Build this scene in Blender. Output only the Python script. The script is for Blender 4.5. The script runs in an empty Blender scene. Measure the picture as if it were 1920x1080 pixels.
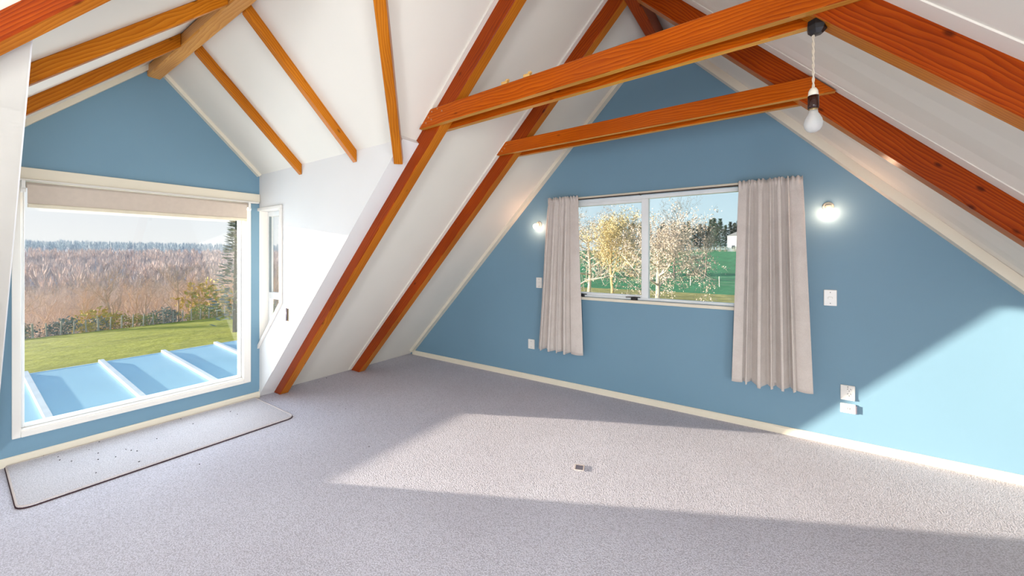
import bpy, bmesh, math, random
from mathutils import Vector, Matrix

S = bpy.context.scene
COL = S.collection
R = math.radians

# ---------------------------------------------------------------- camera
CAM_H, FPX, CY, YAW = 1.5, 722.0, 477.3, R(34.32)
cam = bpy.data.objects.new('camera', bpy.data.cameras.new('camera'))
COL.objects.link(cam)
cam.location = (0, 0, CAM_H)
cam.rotation_euler = (R(90), 0, YAW)
cam.data.sensor_width = 36
cam.data.lens = 36 * FPX / 1920
cam.data.shift_y = -(540 - CY) / 1920
cam.data.clip_end = 5000
cam.data.clip_start = 0.05
S.camera = cam

# ---------------------------------------------------------------- sun, sky, light
SUN_AZ, SUN_EL = R(27.0), R(6.2)           # direction of travel: +X +Y, down
sun = bpy.data.objects.new('sun', bpy.data.lights.new('sun', 'SUN'))
COL.objects.link(sun)
sd = Vector((math.cos(SUN_AZ) * math.cos(SUN_EL), math.sin(SUN_AZ) * math.cos(SUN_EL), -math.sin(SUN_EL)))
sun.rotation_euler = sd.to_track_quat('-Z', 'Y').to_euler()
sun.location = (-8, -4, 6)
sun.data.energy = 16.5
sun.data.color = (1.0, 0.87, 0.70)
sun.data.angle = R(0.6)

W = bpy.data.worlds.new('sky'); S.world = W; W.use_nodes = True
wn, wl = W.node_tree.nodes, W.node_tree.links
wn.clear()
wo = wn.new('ShaderNodeOutputWorld'); wb = wn.new('ShaderNodeBackground')
tc = wn.new('ShaderNodeTexCoord'); sx = wn.new('ShaderNodeSeparateXYZ')
wl.new(tc.outputs['Generated'], sx.inputs[0])
mr = wn.new('ShaderNodeMapRange'); mr.inputs[1].default_value = 0.0; mr.inputs[2].default_value = 0.75
wl.new(sx.outputs[2], mr.inputs[0])
dt = wn.new('ShaderNodeVectorMath'); dt.operation = 'DOT_PRODUCT'
dt.inputs[1].default_value = (-sd.x, -sd.y, 0)
wl.new(tc.outputs['Generated'], dt.inputs[0])
mr2 = wn.new('ShaderNodeMapRange'); mr2.interpolation_type = 'SMOOTHSTEP'
mr2.inputs[1].default_value = -0.5; mr2.inputs[2].default_value = 0.9
wl.new(dt.outputs['Value'], mr2.inputs[0])
hz = wn.new('ShaderNodeMix'); hz.data_type = 'RGBA'                 # horizon, away from / towards the sun
hz.inputs[6].default_value = (0.66, 0.88, 0.94, 1); hz.inputs[7].default_value = (0.98, 0.98, 0.97, 1)
wl.new(mr2.outputs[0], hz.inputs[0])
zn = wn.new('ShaderNodeMix'); zn.data_type = 'RGBA'
zn.inputs[7].default_value = (0.28, 0.50, 0.82, 1)
wl.new(mr.outputs[0], zn.inputs[0]); wl.new(hz.outputs[2], zn.inputs[6])
wl.new(zn.outputs[2], wb.inputs[0]); wb.inputs[1].default_value = 1.0
wl.new(wb.outputs[0], wo.inputs[0])

def area_light(name, loc, direction, sx_, sy_, power, color):
    l = bpy.data.lights.new(name, 'AREA'); l.shape = 'RECTANGLE'; l.size = sx_; l.size_y = sy_
    l.energy = power; l.color = color
    o = bpy.data.objects.new(name, l); COL.objects.link(o); o.location = loc
    o.rotation_euler = Vector(direction).to_track_quat('-Z', 'Y').to_euler()
    return o
# fill lamps added; right and rear openings made up, left dormer window real
area_light('fill_right', (2.55, -0.30, 1.25), (-1, 0.0, -0.05), 1.5, 1.9, 162, (0.86, 0.93, 1.0))
area_light('fill_rear', (0.62, -3.12, 0.98), (0, 1, 0), 0.8, 1.35, 125, (0.84, 0.92, 1.0))
area_light('daylight_left_dormer', (-4.62, 1.0, 1.08), (1, 0.0, -0.12), 1.38, 1.5, 29, (0.74, 0.87, 1.0))

S.view_settings.view_transform = 'Standard'
S.view_settings.look = 'None'
S.view_settings.gamma = 1.0
S.view_settings.use_curve_mapping = False
S.view_settings.exposure = 0.0

# ================================================================ helpers
def lin(r, g, b):
    f = lambda c: (c / 255 / 12.92) if c / 255 <= 0.04045 else ((c / 255 + 0.055) / 1.055) ** 2.4
    return (f(r), f(g), f(b), 1)

def tag(o, label=None, cat=None, group=None, kind=None):
    if label: o['label'] = label
    if cat: o['category'] = cat
    if group: o['group'] = group
    if kind: o['kind'] = kind
    return o

def empty(name, loc=(0, 0, 0), rz=0):
    o = bpy.data.objects.new(name, None); COL.objects.link(o)
    o.empty_display_size = 0.05
    o.location = loc; o.rotation_euler = (0, 0, rz)
    return o

class MB:
    def __init__(s): s.v = []; s.f = []; s.m = []
    def add(s, vs, fs, mi=0):
        n = len(s.v); s.v += [tuple(v) for v in vs]
        s.f += [tuple(i + n for i in f) for f in fs]; s.m += [mi] * len(fs)
        return s
    def box(s, x0, x1, y0, y1, z0, z1):
        vs = [(x0, y0, z0), (x1, y0, z0), (x1, y1, z0), (x0, y1, z0), (x0, y0, z1), (x1, y0, z1), (x1, y1, z1), (x0, y1, z1)]
        return s.add(vs, [(3, 2, 1, 0), (4, 5, 6, 7), (0, 1, 5, 4), (1, 2, 6, 5), (2, 3, 7, 6), (3, 0, 4, 7)])
    def prism(s, poly, axis, a, b):
        n = len(poly)
        def P(p, d):
            return {'x': (d, p[0], p[1]), 'y': (p[0], d, p[1]), 'z': (p[0], p[1], d)}[axis]
        vs = [P(p, a) for p in poly] + [P(p, b) for p in poly]
        fs = [tuple(range(n))[::-1], tuple(range(n, 2 * n))] + [(i, (i + 1) % n, n + (i + 1) % n, n + i) for i in range(n)]
        return s.add(vs, fs)
    def slab(s, pts, off):            # 3D polygon thickened by vector
        n = len(pts); off = Vector(off)
        vs = [Vector(p) for p in pts] + [Vector(p) + off for p in pts]
        fs = [tuple(range(n)), tuple(range(n, 2 * n))[::-1]] + [((i + 1) % n, i, n + i, n + (i + 1) % n) for i in range(n)]
        return s.add(vs, fs)
    def tube(s, pts, rad, n=8, caps=True):
        pts = [Vector(p) for p in pts]
        if not isinstance(rad, (list, tuple)): rad = [rad] * len(pts)
        rings = []; up = None
        for i, p in enumerate(pts):
            d = (pts[min(i + 1, len(pts) - 1)] - pts[max(i - 1, 0)])
            d = d.normalized() if d.length > 1e-9 else Vector((0, 0, 1))
            if up is None:
                up = d.orthogonal().normalized()
            else:
                up = (up - d * up.dot(d))
                up = up.normalized() if up.length > 1e-6 else d.orthogonal().normalized()
            w = d.cross(up)
            rings.append([p + (up * math.cos(2 * math.pi * k / n) + w * math.sin(2 * math.pi * k / n)) * rad[i] for k in range(n)])
        vs = [v for r in rings for v in r]; fs = []
        for i in range(len(pts) - 1):
            for k in range(n):
                a, b = i * n + k, i * n + (k + 1) % n
                fs.append((a, b, b + n, a + n))
        if caps:
            fs.append(tuple(range(n))[::-1]); fs.append(tuple(range((len(pts) - 1) * n, len(pts) * n)))
        return s.add(vs, fs)
    def lathe(s, prof, n=20, M=None):  # prof: list of (r, z) around local z
        vs = []; fs = []
        for r, z in prof:
            for k in range(n):
                a = 2 * math.pi * k / n
                vs.append(Vector((r * math.cos(a), r * math.sin(a), z)))
        for i in range(len(prof) - 1):
            for k in range(n):
                a, b = i * n + k, i * n + (k + 1) % n
                fs.append((a, b, b + n, a + n))
        fs.append(tuple(range(n))[::-1]); fs.append(tuple(range((len(prof) - 1) * n, len(prof) * n)))
        if M is not None: vs = [M @ v for v in vs]
        return s.add(vs, fs)
    def build(s, name, mat, parent=None, smooth=False, bevel=0, origin=None):
        me = bpy.data.meshes.new(name)
        vs = s.v
        if origin is not None:
            o_ = Vector(origin); vs = [tuple(Vector(v) - o_) for v in vs]
        me.from_pydata(vs, [], s.f); me.update()
        mats = mat if isinstance(mat, (list, tuple)) else [mat]
        for m in mats: me.materials.append(m)
        if len(mats) > 1:
            for p, mi in zip(me.polygons, s.m): p.material_index = mi
        bm = bmesh.new(); bm.from_mesh(me)
        bmesh.ops.recalc_face_normals(bm, faces=bm.faces)
        if bevel:
            bmesh.ops.bevel(bm, geom=bm.edges[:], offset=bevel, segments=1, affect='EDGES', clamp_overlap=True)
        bm.to_mesh(me); bm.free()
        if smooth: me.shade_smooth()
        o = bpy.data.objects.new(name, me); COL.objects.link(o)
        if origin is not None: o.location = origin
        if parent: o.parent = parent
        return o

def struct(o): o['kind'] = 'structure'; return o

def beam(name, qa, qb, mat, bevel=0.004, edge=None):
    """board from end quad qa to end quad qb (world points); local x runs along the grain"""
    qa = [Vector(p) for p in qa]; qb = [Vector(p) for p in qb]
    ca = sum(qa, Vector()) / 4; cb = sum(qb, Vector()) / 4
    ax = (cb - ca).normalized()
    ay = qa[1] - qa[0]; ay = (ay - ax * ay.dot(ax)).normalized(); az = ax.cross(ay)
    M = Matrix((ax, ay, az)).transposed().to_4x4(); M.translation = ca
    Mi = M.inverted()
    m = MB(); m.add([Mi @ p for p in qa + qb], [(3, 2, 1, 0), (4, 5, 6, 7), (0, 1, 5, 4), (1, 2, 6, 5), (2, 3, 7, 6), (3, 0, 4, 7)])
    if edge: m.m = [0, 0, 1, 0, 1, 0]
    o = m.build(name, [mat, edge] if edge else mat, None, bevel=bevel)
    o.matrix_world = M
    return o

# ---------------------------------------------------------------- materials
class NT:
    def __init__(s, name):
        s.mat = bpy.data.materials.new(name); s.mat.use_nodes = True
        s.n = s.mat.node_tree.nodes; s.l = s.mat.node_tree.links
        s.b = s.n['Principled BSDF']; s.out = s.n['Material Output']
    def new(s, t, **kw):
        x = s.n.new('ShaderNode' + t)
        for k, v in kw.items(): setattr(x, k, v)
        return x
    def link(s, a, b): s.l.new(a, b)
    def coord(s, out='Object', scale=(1, 1, 1), rand=False):
        t = s.new('TexCoord'); m = s.new('Mapping'); m.inputs['Scale'].default_value = scale
        s.link(t.outputs[out], m.inputs[0])
        if rand:
            oi = s.new('ObjectInfo'); mu = s.new('Math', operation='MULTIPLY'); mu.inputs[1].default_value = 37.0
            s.link(oi.outputs['Random'], mu.inputs[0])
            s.link(mu.outputs[0], m.inputs['Location'])
        return m.outputs[0]
    def noise(s, vec, scale, detail=3, rough=0.5, dist=0):
        x = s.new('TexNoise'); x.inputs['Scale'].default_value = scale; x.inputs['Detail'].default_value = detail
        x.inputs['Roughness'].default_value = rough; x.inputs['Distortion'].default_value = dist
        s.link(vec, x.inputs['Vector']); return x.outputs[0]
    def ramp(s, fac, stops):
        x = s.new('ValToRGB'); e = x.color_ramp.elements
        e[0].position, e[0].color = stops[0]; e[1].position, e[1].color = stops[-1]
        for p, c in stops[1:-1]:
            q = e.new(p); q.color = c
        s.link(fac, x.inputs[0]); return x.outputs[0]
    def mix(s, fac, a, b, mode='MIX'):
        x = s.new('Mix', data_type='RGBA', blend_type=mode)
        for sock, v in ((x.inputs[0], fac), (x.inputs[6], a), (x.inputs[7], b)):
            if isinstance(v, (int, float)): sock.default_value = v
            elif isinstance(v, tuple): sock.default_value = v
            else: s.link(v, sock)
        return x.outputs[2]
    def color(s, c):
        if isinstance(c, tuple): s.b.inputs['Base Color'].default_value = c
        else: s.link(c, s.b.inputs['Base Color'])
    def bump(s, h, strength, dist=0.01):
        x = s.new('Bump'); x.inputs['Strength'].default_value = strength; x.inputs['Distance'].default_value = dist
        s.link(h, x.inputs['Height']); s.link(x.outputs[0], s.b.inputs['Normal'])
    def rough(s, v, spec=0.5):
        s.b.inputs['Roughness'].default_value = v; s.b.inputs['Specular IOR Level'].default_value = spec

def plain(name, rgb, rough=0.5, spec=0.4, metal=0, var=0.05, scale=6):
    t = NT(name); c = lin(*rgb)
    n = t.noise(t.coord('Object'), scale, 3)
    d = tuple(max(0, x * (1 - var * 2)) for x in c[:3]) + (1,); l = tuple(min(1, x * (1 + var)) for x in c[:3]) + (1,)
    t.color(t.ramp(n, [(0.3, d), (0.7, l)]))
    t.rough(rough, spec); t.b.inputs['Metallic'].default_value = metal
    return t.mat

def wood(name, dark, mid, light, rough=0.28, knots=True):
    t = NT(name)
    v = t.coord('Object', (0.22, 1, 1), rand=True)
    n1 = t.noise(v, 7, 2, 0.5)
    vm = t.new('VectorMath', operation='MULTIPLY_ADD'); vm.inputs[1].default_value = (0.05, 0.05, 0.05)
    t.link(t.n[-1].outputs[0] if False else n1, vm.inputs[0]); t.link(v, vm.inputs[2])
    w = t.new('TexWave', wave_type='RINGS', rings_direction='X', wave_profile='SAW')
    w.inputs['Scale'].default_value = 26; w.inputs['Distortion'].default_value = 2.2
    w.inputs['Detail'].default_value = 2; w.inputs['Detail Scale'].default_value = 1.2
    t.link(vm.outputs[0], w.inputs['Vector'])
    fine = t.noise(t.coord('Object', (3, 90, 90), rand=True), 2.2, 3, 0.6)
    c = t.ramp(w.outputs[1], [(0.0, light), (0.55, mid), (1.0, dark)])
    c2 = t.ramp(fine, [(0.35, mid), (0.7, light)])
    c = t.mix(0.35, c, c2)
    patch = t.noise(t.coord('Object', (0.8, 3, 3), rand=True), 1.6, 2)
    pr = t.ramp(patch, [(0.35, (0.82, 0.74, 0.66, 1)), (0.7, (1.12, 1.1, 1.08, 1))])
    c = t.mix(1.0, c, pr, 'MULTIPLY')
    if knots:
        vo = t.new('TexVoronoi'); vo.inputs['Scale'].default_value = 6.0
        t.link(t.coord('Object', (0.75, 1.6, 1.6), rand=True), vo.inputs['Vector'])
        kr = t.ramp(vo.outputs['Distance'], [(0.05, (0.8, 0.8, 0.8, 1)), (0.12, (0, 0, 0, 1))])
        c = t.mix(kr, c, tuple(x * 0.28 for x in dark[:3]) + (1,))
    t.color(c); t.rough(rough, 0.14)
    t.bump(fine, 0.12, 0.004)
    return t.mat

def carpet(name, c0, c1, scale=150):
    t = NT(name); v = t.coord('Object')
    vo = t.new('TexVoronoi'); vo.inputs['Scale'].default_value = scale; t.link(v, vo.inputs['Vector'])
    n = t.noise(v, scale * 1.7, 2, 0.6); big = t.noise(v, 1.3, 3)
    c = t.ramp(n, [(0.28, c0), (0.62, c1)])
    d = t.ramp(vo.outputs['Distance'], [(0.2, (1.06, 1.06, 1.06, 1)), (0.75, (0.72, 0.71, 0.71, 1))])
    c = t.mix(1.0, c, d, 'MULTIPLY')
    c = t.mix(1.0, c, t.ramp(big, [(0.3, (0.95, 0.94, 0.94, 1)), (0.7, (1.04, 1.04, 1.04, 1))]), 'MULTIPLY')
    t.color(c); t.rough(0.95, 0.1)
    inv = t.new('Math', operation='SUBTRACT'); inv.inputs[0].default_value = 1.0; t.link(vo.outputs['Distance'], inv.inputs[1])
    t.bump(inv.outputs[0], 0.4, 0.006)
    return t.mat

def painted(name, rgb, rough=0.6, bump=0.04):
    t = NT(name); v = t.coord('Object'); c = lin(*rgb)
    n = t.noise(v, 1.1, 3)
    t.color(t.ramp(n, [(0.3, tuple(x * 0.97 for x in c[:3]) + (1,)), (0.7, tuple(min(1, x * 1.02) for x in c[:3]) + (1,))]))
    t.rough(rough, 0.3); t.bump(t.noise(v, 220, 2), bump, 0.002)
    return t.mat

def glass():
    t = NT('window_glass'); t.n.remove(t.b)
    g = t.new('NewGeometry'); d = t.new('VectorMath', operation='DOT_PRODUCT')
    t.link(g.outputs['Normal'], d.inputs[0]); t.link(g.outputs['Incoming'], d.inputs[1])
    a = t.new('Math', operation='ABSOLUTE'); t.link(d.outputs['Value'], a.inputs[0])
    o = t.new('Math', operation='SUBTRACT'); o.inputs[0].default_value = 1; t.link(a.outputs[0], o.inputs[1])
    p = t.new('Math', operation='POWER'); p.inputs[1].default_value = 5; t.link(o.outputs[0], p.inputs[0])
    m = t.new('Math', operation='MULTIPLY_ADD'); m.inputs[1].default_value = 0.96; m.inputs[2].default_value = 0.04
    t.link(p.outputs[0], m.inputs[0])
    tr = t.new('BsdfTransparent'); tr.inputs[0].default_value = (0.985, 0.995, 0.995, 1)
    gl = t.new('BsdfGlossy'); gl.inputs['Roughness'].default_value = 0.0
    mx = t.new('MixShader'); t.link(m.outputs[0], mx.inputs[0]); t.link(tr.outputs[0], mx.inputs[1]); t.link(gl.outputs[0], mx.inputs[2])
    t.link(mx.outputs[0], t.out.inputs['Surface'])
    return t.mat

def emit(name, col, strength):
    t = NT(name); t.b.inputs['Base Color'].default_value = (0.9, 0.9, 0.88, 1)
    t.b.inputs['Emission Color'].default_value = col; t.b.inputs['Emission Strength'].default_value = strength
    return t.mat

def speckled(name, a, b, scale, rough=0.9):
    t = NT(name); n = t.noise(t.coord('Object'), scale, 4, 0.65)
    t.color(t.ramp(n, [(0.3, lin(*a)), (0.7, lin(*b))])); t.rough(rough, 0.15)
    return t.mat

def grass(name, a, b, c):
    t = NT(name); v = t.coord('Object'); n = t.noise(v, 0.9, 5, 0.7); n2 = t.noise(t.coord('Object', (0.35, 0.06, 1)), 1.5, 3)
    x = t.ramp(n, [(0.3, lin(*a)), (0.55, lin(*b)), (0.75, lin(*c))])
    x = t.mix(1.0, x, t.ramp(n2, [(0.35, (0.82, 0.84, 0.8, 1)), (0.65, (1.1, 1.1, 1.1, 1))]), 'MULTIPLY')
    t.color(x); t.rough(0.95, 0.1); t.bump(n, 0.5, 0.2)
    return t.mat

def fabric(name):
    t = NT(name); v = t.coord('Object')
    vo = t.new('TexVoronoi', feature='SMOOTH_F1'); vo.inputs['Scale'].default_value = 11; t.link(t.coord('Object', (1, 0.2, 1)), vo.inputs['Vector'])
    si = t.new('Math', operation='MULTIPLY'); si.inputs[1].default_value = 34; t.link(vo.outputs['Distance'], si.inputs[0])
    s2 = t.new('Math', operation='SINE'); t.link(si.outputs[0], s2.inputs[0])
    n = t.noise(v, 9, 2)
    pat = t.ramp(s2.outputs[0], [(0.55, (0, 0, 0, 1)), (0.8, (1, 1, 1, 1))])
    fine = t.noise(t.coord('Object', (1, 1, 0.25)), 420, 2)
    c = t.mix(t.ramp(n, [(0.4, (0, 0, 0, 1)), (0.7, (0.4, 0.4, 0.4, 1))]), lin(214, 203, 195), lin(196, 184, 175))
    c = t.mix(t.mix(0.3, (0, 0, 0, 1), pat), c, lin(216, 207, 199))
    c = t.mix(1.0, c, t.ramp(fine, [(0.3, (0.92, 0.92, 0.92, 1)), (0.7, (1.05, 1.05, 1.05, 1))]), 'MULTIPLY')
    t.color(c); t.rough(0.6, 0.3); t.b.inputs['Sheen Weight'].default_value = 0.3
    t.bump(fine, 0.12, 0.002)
    return t.mat

M = {}
M['wood'] = wood('stained_fir', lin(108, 30, 2), lin(146, 52, 4), lin(170, 76, 9))
M['wood_tie'] = wood('stained_fir_board', lin(138, 48, 3), lin(178, 78, 7), lin(198, 102, 16))
M['edge_tie'] = wood('pale_edge_wood', lin(176, 112, 34), lin(206, 146, 58), lin(222, 168, 82), knots=False)  # narrow edges paler: wood tone plus bounced underside light put into the colour
M['edge_rafter'] = wood('golden_edge_wood', lin(160, 84, 14), lin(186, 106, 22), lin(202, 126, 36))  # rafter edges: own tone, with some underside light in the colour
M['wood_dormer'] = wood('honey_fir', lin(150, 76, 8), lin(186, 106, 18), lin(204, 130, 34))
M['wood_pale'] = wood('pale_fir', lin(196, 130, 60), lin(214, 152, 76), lin(226, 172, 98), knots=False)
M['wood_raw'] = wood('raw_offcut_wood', lin(190, 140, 70), lin(214, 170, 100), lin(226, 188, 124), knots=False, rough=0.6)
M['white'] = painted('ceiling_white_paint', (232, 225, 213), 0.7)
M['cheek'] = painted('wall_white_paint', (230, 227, 224), 0.7)
M['cream'] = painted('cream_trim_paint', (232, 222, 202), 0.4)
M['trimwhite'] = painted('window_trim_paint', (236, 230, 222), 0.35)
M['blue'] = painted('blue_wall_paint', (118, 152, 172), 0.5)
M['carpet'] = carpet('loop_carpet', lin(188, 185, 196), lin(226, 223, 232))
M['mat'] = carpet('mat_carpet', lin(192, 187, 190), lin(222, 217, 220), 170)
M['binding'] = plain('mat_binding', (205, 192, 186), 0.8, 0.2)
M['rubber_shade'] = plain('mat_backing_shade', (70, 52, 56), 0.9, 0.1)  # dark backing colour also stands for the shadow line under the mat edge
M['alu'] = plain('white_window_frame', (238, 240, 240), 0.3, 0.5, var=0.02)
M['alugrey'] = plain('window_gasket', (120, 132, 138), 0.5)
M['glass'] = glass()
M['blind'] = plain('blind_fabric', (205, 190, 176), 0.8, 0.2, var=0.02, scale=30)
M['blindbar'] = plain('blind_bar', (226, 214, 190), 0.4)
M['plastic'] = plain('white_plastic', (236, 232, 226), 0.3, 0.5, var=0.01)
M['plasticgrey'] = plain('grey_slot', (110, 106, 104), 0.5)
M['black'] = plain('black_plastic', (24, 22, 24), 0.35, 0.5)
M['brown'] = plain('brown_bakelite', (52, 24, 18), 0.25, 0.5)
M['brass'] = plain('aged_brass', (190, 165, 120), 0.35, 0.5, metal=0.7)
M['steel'] = plain('dull_steel', (138, 130, 140), 0.4, 0.5, metal=0.6)
M['cord'] = plain('twisted_flex', (214, 200, 180), 0.7, 0.2)
M['rod'] = plain('dark_curtain_rod', (70, 56, 50), 0.4, 0.5)
M['curtain'] = fabric('jacquard_curtain')
M['lampwhite'] = plain('cream_lamp_holder', (236, 226, 206), 0.35)
M['bulb_on'] = emit('lit_bulb', (1.0, 0.58, 0.36, 1), 70)
t_ = NT('frosted_bulb'); t_.color((0.85, 0.85, 0.83, 1)); t_.rough(0.25, 0.5)
t_.b.inputs['Transmission Weight'].default_value = 0.55; t_.b.inputs['Roughness'].default_value = 0.45
M['bulb_off'] = t_.mat
M['crumb'] = plain('dark_crumb', (48, 42, 40), 0.9)
M['nail'] = plain('nail_head', (175, 120, 80), 0.5)
# outdoors
M['roofblue'] = plain('pale_blue_roof_sheet', (156, 202, 222), 0.5, 0.3, var=0.02, scale=2)
M['rib'] = plain('white_roof_rib', (222, 230, 234), 0.4)
M['lawn'] = grass('lawn_grass', (124, 130, 36), (150, 152, 52), (172, 168, 74))
M['drylawn'] = grass('dry_lawn_grass', (150, 142, 78), (182, 170, 104), (200, 188, 128))
M['paddock'] = grass('paddock_grass', (58, 126, 84), (74, 146, 98), (98, 160, 110))
M['woodfloor'] = speckled('leaf_litter', (170, 150, 132), (200, 180, 160), 0.4)
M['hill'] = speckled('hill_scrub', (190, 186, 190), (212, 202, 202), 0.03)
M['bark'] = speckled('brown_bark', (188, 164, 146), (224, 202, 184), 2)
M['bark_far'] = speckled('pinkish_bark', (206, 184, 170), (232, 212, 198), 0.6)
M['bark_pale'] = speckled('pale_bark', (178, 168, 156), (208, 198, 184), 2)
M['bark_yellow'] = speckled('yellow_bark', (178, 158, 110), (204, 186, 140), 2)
M['bark_dark'] = speckled('dark_bark', (92, 92, 88), (128, 122, 112), 2)
M['leaf_yellow'] = speckled('yellow_leaf', (194, 176, 124), (218, 204, 164), 3)
M['leaf_pink'] = speckled('pinkish_twig_leaf', (186, 168, 154), (216, 200, 186), 3)
M['leaf_olive'] = speckled('olive_leaf', (178, 168, 92), (222, 202, 124), 2)
M['leaf_green'] = speckled('shrub_leaf', (142, 160, 108), (190, 196, 130), 2)
M['leaf_grey'] = speckled('grey_leaf', (120, 136, 130), (160, 168, 156), 2)
M['leaf_pine'] = speckled('pine_needles', (56, 92, 84), (92, 124, 108), 1)
M['post'] = speckled('weathered_post', (190, 180, 168), (222, 212, 198), 6)
M['wire'] = plain('fence_wire', (150, 150, 150), 0.4, metal=0.5)
M['bwall'] = plain('white_building_wall', (232, 236, 238), 0.6)
M['broof'] = plain('grey_building_roof', (120, 124, 130), 0.6)
M['bglass'] = plain('dark_building_glass', (60, 70, 80), 0.2)

# ================================================================ room shell
K = 1.02
ZL, ZR = 4.655, 2.76                        # left slope z = K x + ZL, right slope z = -K x + ZR
AX = (ZR - ZL) / (2 * K); AZ = K * AX + ZL  # ridge
KR = lambda y: 0.973 + 0.04 * max(0.0, y - 2.0)   # right slope steepens slightly towards the gable
XL, XR = -ZL / K, AX + AZ / KR(0)           # slope feet
YG, YB = 3.951, -3.2                        # far gable, rear gable
XW = -4.486                                 # dormer window wall
D0, D1, DM = 0.18, 1.85, 1.015              # dormer near / far side, middle
ZE, ZA = 2.335, 3.18                        # dormer eave, dormer ridge
XE = (ZE - ZL) / K; XA = (ZA - ZL) / K
zl = lambda x: K * x + ZL
zr = lambda x, y=0.0: AZ - KR(y) * (x - AX)
XRG = AX + AZ / KR(3.951)
PV = math.sqrt(1 + K * K)                   # vertical distance per perpendicular metre
NL = Vector((-K, 0, 1)).normalized()        # outward normals
NR = Vector((K, 0, 1)).normalized()

floor = struct(MB().box(XL - 0.15, XR + 0.3, YB - 0.1, YG + 0.1, -0.2, 0.0).build('floor', M['carpet']))
tag(floor, 'pale grey-beige loop pile carpet across the whole attic floor', 'floor')

L = lambda x, y: (x, y, zl(x))
m = MB()
for poly in ([L(XL - .1, YB - .1), L(AX, YB - .1), L(AX, D0 - .004), L(XL - .1, D0 - .004)],
             [L(XL - .1, D1 + .004), L(AX, D1 + .004), L(AX, YG + .1), L(XL - .1, YG + .1)],
             [L(XE, D0 - .004), L(AX, D0 - .004), L(AX, D1 + .004), L(XE, D1 + .004), L(XA, DM)]):
    m.slab(poly, NL * 0.1)
c_left = struct(m.build('ceiling_left', M['white']))
tag(c_left, 'white sloping ceiling on the left with the dormer cut into it', 'ceiling')

RR = lambda x, y: (x, y, zr(x, y))
E0, E1 = -1.15, 0.52
HX = 0.35                                   # unseen opening added for the right fill lamp
m = MB()
ysplit = [2.0 + (YG + .1 - 2.0) * q / 8 for q in range(9)]
for (x0, x1, y0, y1) in [(AX, XR + .1, YB - .1, E0), (AX, XR + .1, E1, 2.0), (AX, HX, E0, E1)] + [(AX, XR + .1, ysplit[q], ysplit[q + 1]) for q in range(8)]:
    m.slab([RR(x0, y0), RR(x1, y0), RR(x1, y1), RR(x0, y1)], NR * 0.1)
c_right = struct(m.build('ceiling_right', M['white']))
tag(c_right, 'white sloping ceiling on the right above the bare bulb', 'ceiling')
# made-up alcove added around the right fill lamp
m = MB()
m.box(HX, 2.75, E0 - .1, E1 + .1, zr(HX), zr(HX) + .1)
m.prism([(HX, zr(HX)), (2.7, zr(HX)), (2.7, zr(2.7))], 'y', E0 - .1, E0)
m.prism([(HX, zr(HX)), (2.7, zr(HX)), (2.7, zr(2.7))], 'y', E1, E1 + .1)
m.box(2.62, 2.74, E0, E1, 0, 0.25); m.box(2.62, 2.74, E0, E1, 2.25, zr(HX))
struct(m.build('wall_fill_alcove', M['white']))

# dormer ceiling slopes
m = MB(); m.slab([(XW - .12, D0, ZE), (XW - .12, DM, ZA), (XA, DM, ZA), (XE, D0, ZE)], Vector((0, -1, 1)).normalized() * 0.08)
tag(struct(m.build('ceiling_dormer_near', M['white'])), 'near white slope of the dormer ceiling above the big window', 'ceiling')
m = MB(); m.slab([(XW - .12, D1, ZE), (XW - .12, DM, ZA), (XA, DM, ZA), (XE, D1, ZE)], Vector((0, 1, 1)).normalized() * 0.08)
tag(struct(m.build('ceiling_dormer_far', M['white'])), 'far white slope of the dormer ceiling with two rafters', 'ceiling')

# dormer window wall (blue) with opening
WY0, WY1, WZ0, WZ1 = 0.292, 1.705, 0.232, 2.045
m = MB(); xo = XW - 0.13
m.prism([(D0, -.1), (D1, -.1), (D1, WZ0), (D0, WZ0)], 'x', xo, XW)
m.prism([(D0, WZ0), (WY0, WZ0), (WY0, WZ1), (D0, WZ1)], 'x', xo, XW)
m.prism([(WY1, WZ0), (D1, WZ0), (D1, WZ1), (WY1, WZ1)], 'x', xo, XW)
m.prism([(D0, WZ1), (D1, WZ1), (D1, ZE), (DM, ZA), (D0, ZE)], 'x', xo, XW)
tag(struct(m.build('wall_left', M['blue'])), 'blue gable wall of the dormer around the big window', 'wall')

# dormer cheeks
CT = 0.13
cz = lambda x: zl(x)
CX0, CX1 = XW - .005, -4.02                 # small window opening
CZT, CZR, CZL = 1.955, 1.03, 0.55
m = MB()
m.prism([(CX1, cz(CX1)), (XE, ZE), (CX1, ZE)], 'y', D1, D1 + CT)
m.prism([(CX0, CZT), (CX1, CZT), (CX1, ZE), (CX0, ZE)], 'y', D1, D1 + CT)
m.prism([(CX0, cz(CX0)), (CX1, cz(CX1)), (CX1, CZR), (CX0, CZL)], 'y', D1, D1 + CT)
tag(struct(m.build('wall_cheek_far', M['cheek'])), 'sunlit white triangular side wall of the dormer with small window', 'wall')
m = MB(); m.prism([(XW, cz(XW)), (XE, ZE), (XW, ZE)], 'y', D0 - CT, D0)
tag(struct(m.build('wall_cheek_near', M['cheek'])), 'near triangular side wall of the dormer', 'wall')

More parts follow.
